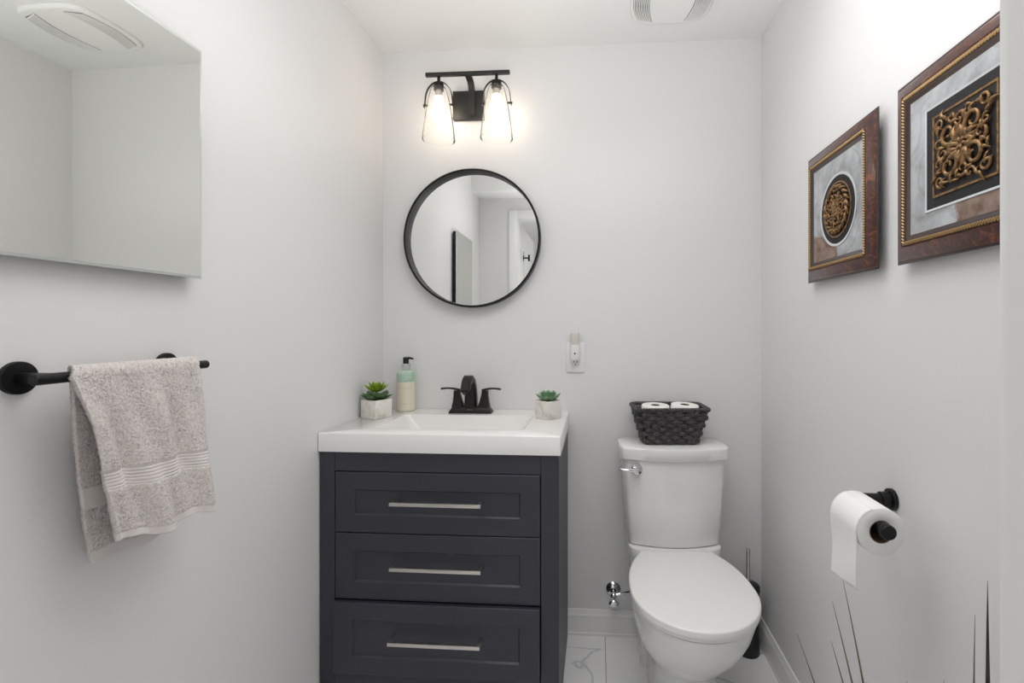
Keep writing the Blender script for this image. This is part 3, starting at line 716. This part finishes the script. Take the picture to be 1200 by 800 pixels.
# ------------------------------------------------------------------ paper holder and hanging roll
hx, hz = 1.426, .8615
ph = empty('paper_holder', (W, -.862, hz), 'matte black open-arm toilet paper holder on the right wall', 'paper holder')
hy = -.862
b = MB(); b.lathe([(0, -.0005), (.0235, -.0005), (.0235, -.007), (.022, -.0085), (.0165, -.0085), (.0165, -.026), (.0155, -.027), (0, -.027)], (W, hy, hz), 'X', 40); part(b, 'wall_plate', M_black, ph)
b = MB(); arc = bez((hx + .024, hy, hz), (hx + .008, hy, hz), (hx, hy - .008, hz), (hx, hy - .024, hz), 8)
b.tube([(W - .0265, hy, hz)] + [tuple(p) for p in arc] + [(hx, -1.046, hz)], .0125, 20); b.lathe([(.0125, -.002), (.0138, 0), (.0138, .012), (.0128, .014), (0, .014)], (hx, -1.034, hz), 'Y', 28)
part(b, 'arm', M_black, ph)
ry0, ry1, rad = -1.022, -.918, .0445
pr = empty('toilet_roll', (hx, -.97, hz - .0085), 'white toilet roll with a loose sheet hanging on the black holder on the right wall', 'toilet paper')
rc, zc = .0215, hz - .0085
b = MB(); q = -(ry1); L_ = ry1 - ry0
b.lathe([(rc, q + .0005), (rc + .0008, q), (rad - .001, q), (rad, q + .001), (rad, q + L_ - .001), (rad - .001, q + L_), (rc + .0008, q + L_), (rc, q + L_ - .0005)], (hx, 0, zc), 'Y', 64); part(b, 'paper', M_paper, pr, ang=50)
b = MB(); b.lathe([(rc, q), (rc, q + L_), (rc - .0014, q + L_), (rc - .0014, q), (rc, q)], (hx, 0, zc), 'Y', 32); part(b, 'core', M_core, pr, ang=50)
b = MB(); vs = []; nu, nv = 16, 40
for i in range(nv + 1):
    for j in range(nu + 1):
        u = j / nu; y = ry1 + (ry0 - ry1) * u; t = i / nv
        zend = .742 - .014 * (1 - u)
        if t < .3:
            a = R(110) + R(70) * t / .3; x = hx + (rad + .0008) * math.cos(a); z = zc + (rad + .0008) * math.sin(a)
        else:
            k2 = (t - .3) / .7; z = zc + (zend - zc) * k2; x = hx - rad - .0008 + .004 * math.sin(k2 * 4 + u * 2) * k2 + .004 * k2
            if i == nv: z += .0018 * math.sin(j * 2.3)
        vs.append((x, y, z))
n = nu + 1
b.add(vs, [(i * n + j, i * n + j + 1, (i + 1) * n + j + 1, (i + 1) * n + j) for i in range(nv) for j in range(nu)])
sh = part(b, 'loose_sheet', M_paper, pr, ang=180); sd = sh.modifiers.new('thick', 'SOLIDIFY'); sd.thickness = .0007; sd.offset = 0

# ------------------------------------------------------------------ framed pictures on the right wall
def picture(cy, cz, hs, label, medal, art, acy=0.):
    """local: y along the wall, z up, -x out of the wall"""
    o = empty('framed_picture', (W, cy, cz), label, 'picture', 'framed relief pictures on the right wall')
    prof = [(.036, -.001), (.003, -.017), (0, -.020), (.002, -.0215), (.005, -.0215), (.008, -.0235), (.016, -.027), (.026, -.031), (.031, -.0325), (.0335, -.031), (.0345, -.032), (.042, -.032), (.047, -.0295), (.0535, -.0275)]
    AX = -.006                                     # the paper sits just behind the rope trim
    def fwd(q): q.location.x = AX; return q
    def ring(i, x): return [(x, -hs + i, -hs + i), (x, hs - i, -hs + i), (x, hs - i, hs - i), (x, -hs + i, hs - i)]
    b = MB(); b.loft([ring(i, x) for i, x in prof[4:10]], (False, False)); b.build('frame', M_mahog, o, ang=40)
    b = MB(); b.loft([ring(i, x) for i, x in prof[:5]], (False, False)); b.loft([ring(i, x) for i, x in prof[9:]], (False, False)); tag(b.build('frame_edge', M_mahogd, o, ang=40), 'dark mahogany edge moulding')
    b = MB(); d = hs - .0385; n = int(2 * d / .0062)
    for side in range(4):
        rot = Matrix.Rotation(side * PI / 2, 4, 'X')
        for k in range(n):
            y = -d + 2 * d * (k + .5) / n; m3 = (rot @ Matrix.Rotation(R(38), 4, 'X')).to_3x3(); c = rot @ Vector((-.0327, y, -d))
            b.sphere(c, 1, 8, scale=(.0028, .0017, .0050), mtx=m3)
    tag(b.build('rope_trim', M_gold, o, ang=60), 'gold twisted rope trim')
    ai = hs - .0530
    b = MB(); b.box(-.0215, -.0175, -ai, ai, -ai, ai); b.build('art_paper', art, o, smooth=False).location.x = AX
    def relief_square(b, h):
        N = 22
        def scroll(c, r0, turns, a0, hand, w0, lift=.004):
            w0 *= .78
            pts, rads = [], []
            for i in range(N + 1):
                t = i / N; r = r0 * (1 - .82 * t); a = a0 + hand * turns * 2 * PI * t
                pts.append((-.0275 - lift * (.4 + .6 * t), c[0] + r * math.cos(a), c[1] + r * math.sin(a))); rads.append(w0 * (1.05 - .55 * t))
            b.tube(pts, rads, 8)
        def lf(c, a, ln, wd, curl):
            pts, rads = [], []
            for i in range(9):
                t = i / 8; aa = a + curl * t; pts.append((-.0270 - .005 * math.sin(PI * t), c[0] + ln * t * math.cos(aa), c[1] + ln * t * math.sin(aa))); rads.append(max(.0006, wd * math.sin(PI * (t * .86 + .1))))
            b.tube(pts, rads, 8, flat=.8, up=(1, 0, 0))
        for q in range(4):
            A = q * PI / 2
            def P(x, y): return (x * math.cos(A) - y * math.sin(A), x * math.sin(A) + y * math.cos(A))
            scroll(P(h * .42, h * .40), h * .34, 1.35, A + PI * .9, 1, h * .085)
            scroll(P(h * .62, h * -.05), h * .21, 1.2, A + PI * .5, -1, h * .060)
            scroll(P(h * .74, h * .74), h * .17, 1.1, A - PI * .2, 1, h * .055)
            scroll(P(h * .30, h * .80), h * .15, 1.1, A + PI * .1, -1, h * .050)
            for a_, ln, wd, cu in ((PI / 4, h * .55, h * .07, .5), (PI / 4 - .5, h * .5, h * .06, -.6), (PI / 4 + .55, h * .5, h * .06, .7), (0, h * .42, h * .07, .2)):
                lf(P(h * .08, h * .05), A + a_, ln, wd, cu)
            for c, a_, ln in (((.36, .58), 2.2, .3), ((.58, .36), -.6, .3), ((.30, .22), 1.9, .26), ((.92, .62), 2.4, .26), ((.62, .94), 3.4, .26), ((.8, .45), 1.2, .3), ((.5, .85), .2, .34), ((.82, .12), .9, .28), ((.86, -.3), 1.9, .25), ((.55, .12), -.4, .3)):
                lf(P(h * c[0], h * c[1]), A + a_, h * ln, h * .045, .8)
        b.sphere((-.0275, 0, 0), h * .10, 12, scale=(.5, 1, 1))
        for k in range(6): lf((0, 0), k * PI / 3, h * .22, h * .05, .3)
    if medal == 'square':
        h0, h1 = .0925, .0745
        def sq(h, x): return [(x, acy - h, -h), (x, acy + h, -h), (x, acy + h, h), (x, acy - h, h)]
        b = MB(); b.loft([sq(h0 + .004, -.0216), sq(h0 + .004, -.0232), sq(h0, -.0224)], (False, False)); tag(fwd(b.build('mat_bevel', M_bevel, o, smooth=False)), 'pale bevelled mat edge')
        b = MB(); b.loft([sq(h0, -.0217), sq(h0, -.0222)]); tag(fwd(b.build('inner_mat', M_matblack, o, smooth=False)), 'black inner mat')
        b = MB(); b.loft([sq(h1, -.0219), sq(h1, -.0224)]); fwd(b.build('relief_ground', M_relief_bg, o, smooth=False))
        b = MB(); b.loft([sq(h1, -.0223), sq(h1, -.0240), sq(h1 - .004, -.0240), sq(h1 - .0045, -.0223)], (False, False))
        k = MB(); relief_square(k, h1 - .006); b.add([(x + .0035, y + acy, z) for x, y, z in k.v], k.f); tag(fwd(b.build('bronze_relief', M_bronze, o, ang=60)), 'bronze scroll relief in a square border')
    else:
        r0, r1 = .0875, .072; c = (0, acy, -.008)
        def ringp(prof, m, name, lab, n=72):
            b = MB(); b.lathe([(r, x) for r, x in prof], c, 'X', n); return tag(fwd(b.build(name, m, o, ang=40)), lab)
        ringp([(r0 + .0065, -.0216), (r0 + .0065, -.0232), (r0, -.0224)], M_bevel, 'mat_bevel', 'pale round mat edge')
        ringp([(r0, -.0223), (0, -.0223)], M_matblack, 'inner_mat', 'black round inner mat')
        ringp([(r1, -.0222), (r1, -.0226), (0, -.0226)], M_relief_bg, 'relief_ground', 'dark relief ground')
        b = MB(); b.lathe([(r1, -.0224), (r1, -.0240), (r1 - .004, -.0242), (r1 - .0045, -.0225)], c, 'X', 72)
        k = MB(); relief_square(k, (r1 - .006) * .74); rot = Matrix.Rotation(PI / 4, 4, 'X'); b.add([tuple(rot @ Vector(v) + Vector(c) + Vector((.0033, 0, 0))) for v in k.v], k.f)
        k2 = MB()
        for i in range(20):
            a = 2 * PI * i / 20; rr_ = r1 * .80; pts = []; rads = []
            for j in range(7):
                t = j / 6; aa = a + .42 * t; q2 = rr_ * (.88 + .22 * t); pts.append((-.027 - .004 * math.sin(PI * t), q2 * math.cos(aa), q2 * math.sin(aa))); rads.append(.0005 + .004 * math.sin(PI * (t * .9 + .05)))
            k2.tube(pts, rads, 7)
        b.add([tuple(Vector(v) + Vector(c) + Vector((.0033, 0, 0))) for v in k2.v], k2.f)
        tag(fwd(b.build('bronze_relief', M_bronze, o, ang=60)), 'bronze leaf relief in a round border')
    return o
picture(-.664, 1.552, .182, 'framed round bronze medallion on grey paper, the picture nearer the back wall', 'round', art_mat('mottled_art_paper_medallion', 1), -.010)
picture(-1.098, 1.551, .183, 'framed square bronze scroll relief on grey paper, cut off by the doorway edge', 'square', art_mat('mottled_art_paper_scroll', -1), -.012)

# ------------------------------------------------------------------ grass plant in the foreground
gx, gy = 1.405, -1.21
gp = empty('grass_plant', (gx, gy, 0), 'tall potted grass with thin pointed blades by the right wall in the foreground', 'plant')
b = MB(); b.lathe([(0, .001), (.058, .001), (.062, .004), (.080, .19), (.083, .195), (.083, .205), (.076, .206), (.074, .185)], (gx, gy, 0), 'Z', 40, (True, False)); part(b, 'pot', M_potgrey, gp)
b = MB(); b.lathe([(0, .186), (.0735, .182)], (gx, gy, 0), 'Z', 32); part(b, 'soil', M_soil, gp)
BL = [((1.27, -1.20, .848), .0030, 0), ((1.254, -1.20, .815), .0030, 0), ((1.252, -1.20, .755), .0036, 0), ((1.201, -1.20, .763), .0026, 0), ((1.463, -1.20, .803), .0034, 0), ((1.481, -1.20, .856), .0068, 1),
      ((1.37, -1.19, .69), .0028, 0), ((1.425, -1.19, .695), .0028, 0), ((1.30, -1.21, .70), .0028, 0)]
for i, (tip, wd_, dk) in enumerate(BL):
    tip = Vector(tip); base = Vector((gx + (tip.x - gx) * (.28 if tip.x < gx + .03 else .80), gy + random.uniform(-.02, .02), .184)); d = tip - base
    mid1 = base + Vector((d.x * .22, d.y * .2, d.z * .36)); mid2 = base + Vector((d.x * .58, d.y * .6, d.z * .70)); pts = bez(base, mid1, mid2, tip, 18)
    b = MB(); b.tube(pts, [wd_ * (1.0 - (k / 18) ** 2.2) + .0003 for k in range(19)], 6, flat=.35, up=(0, 1, 0)); part(b, 'blade', M_grassd if dk else M_grass, gp)
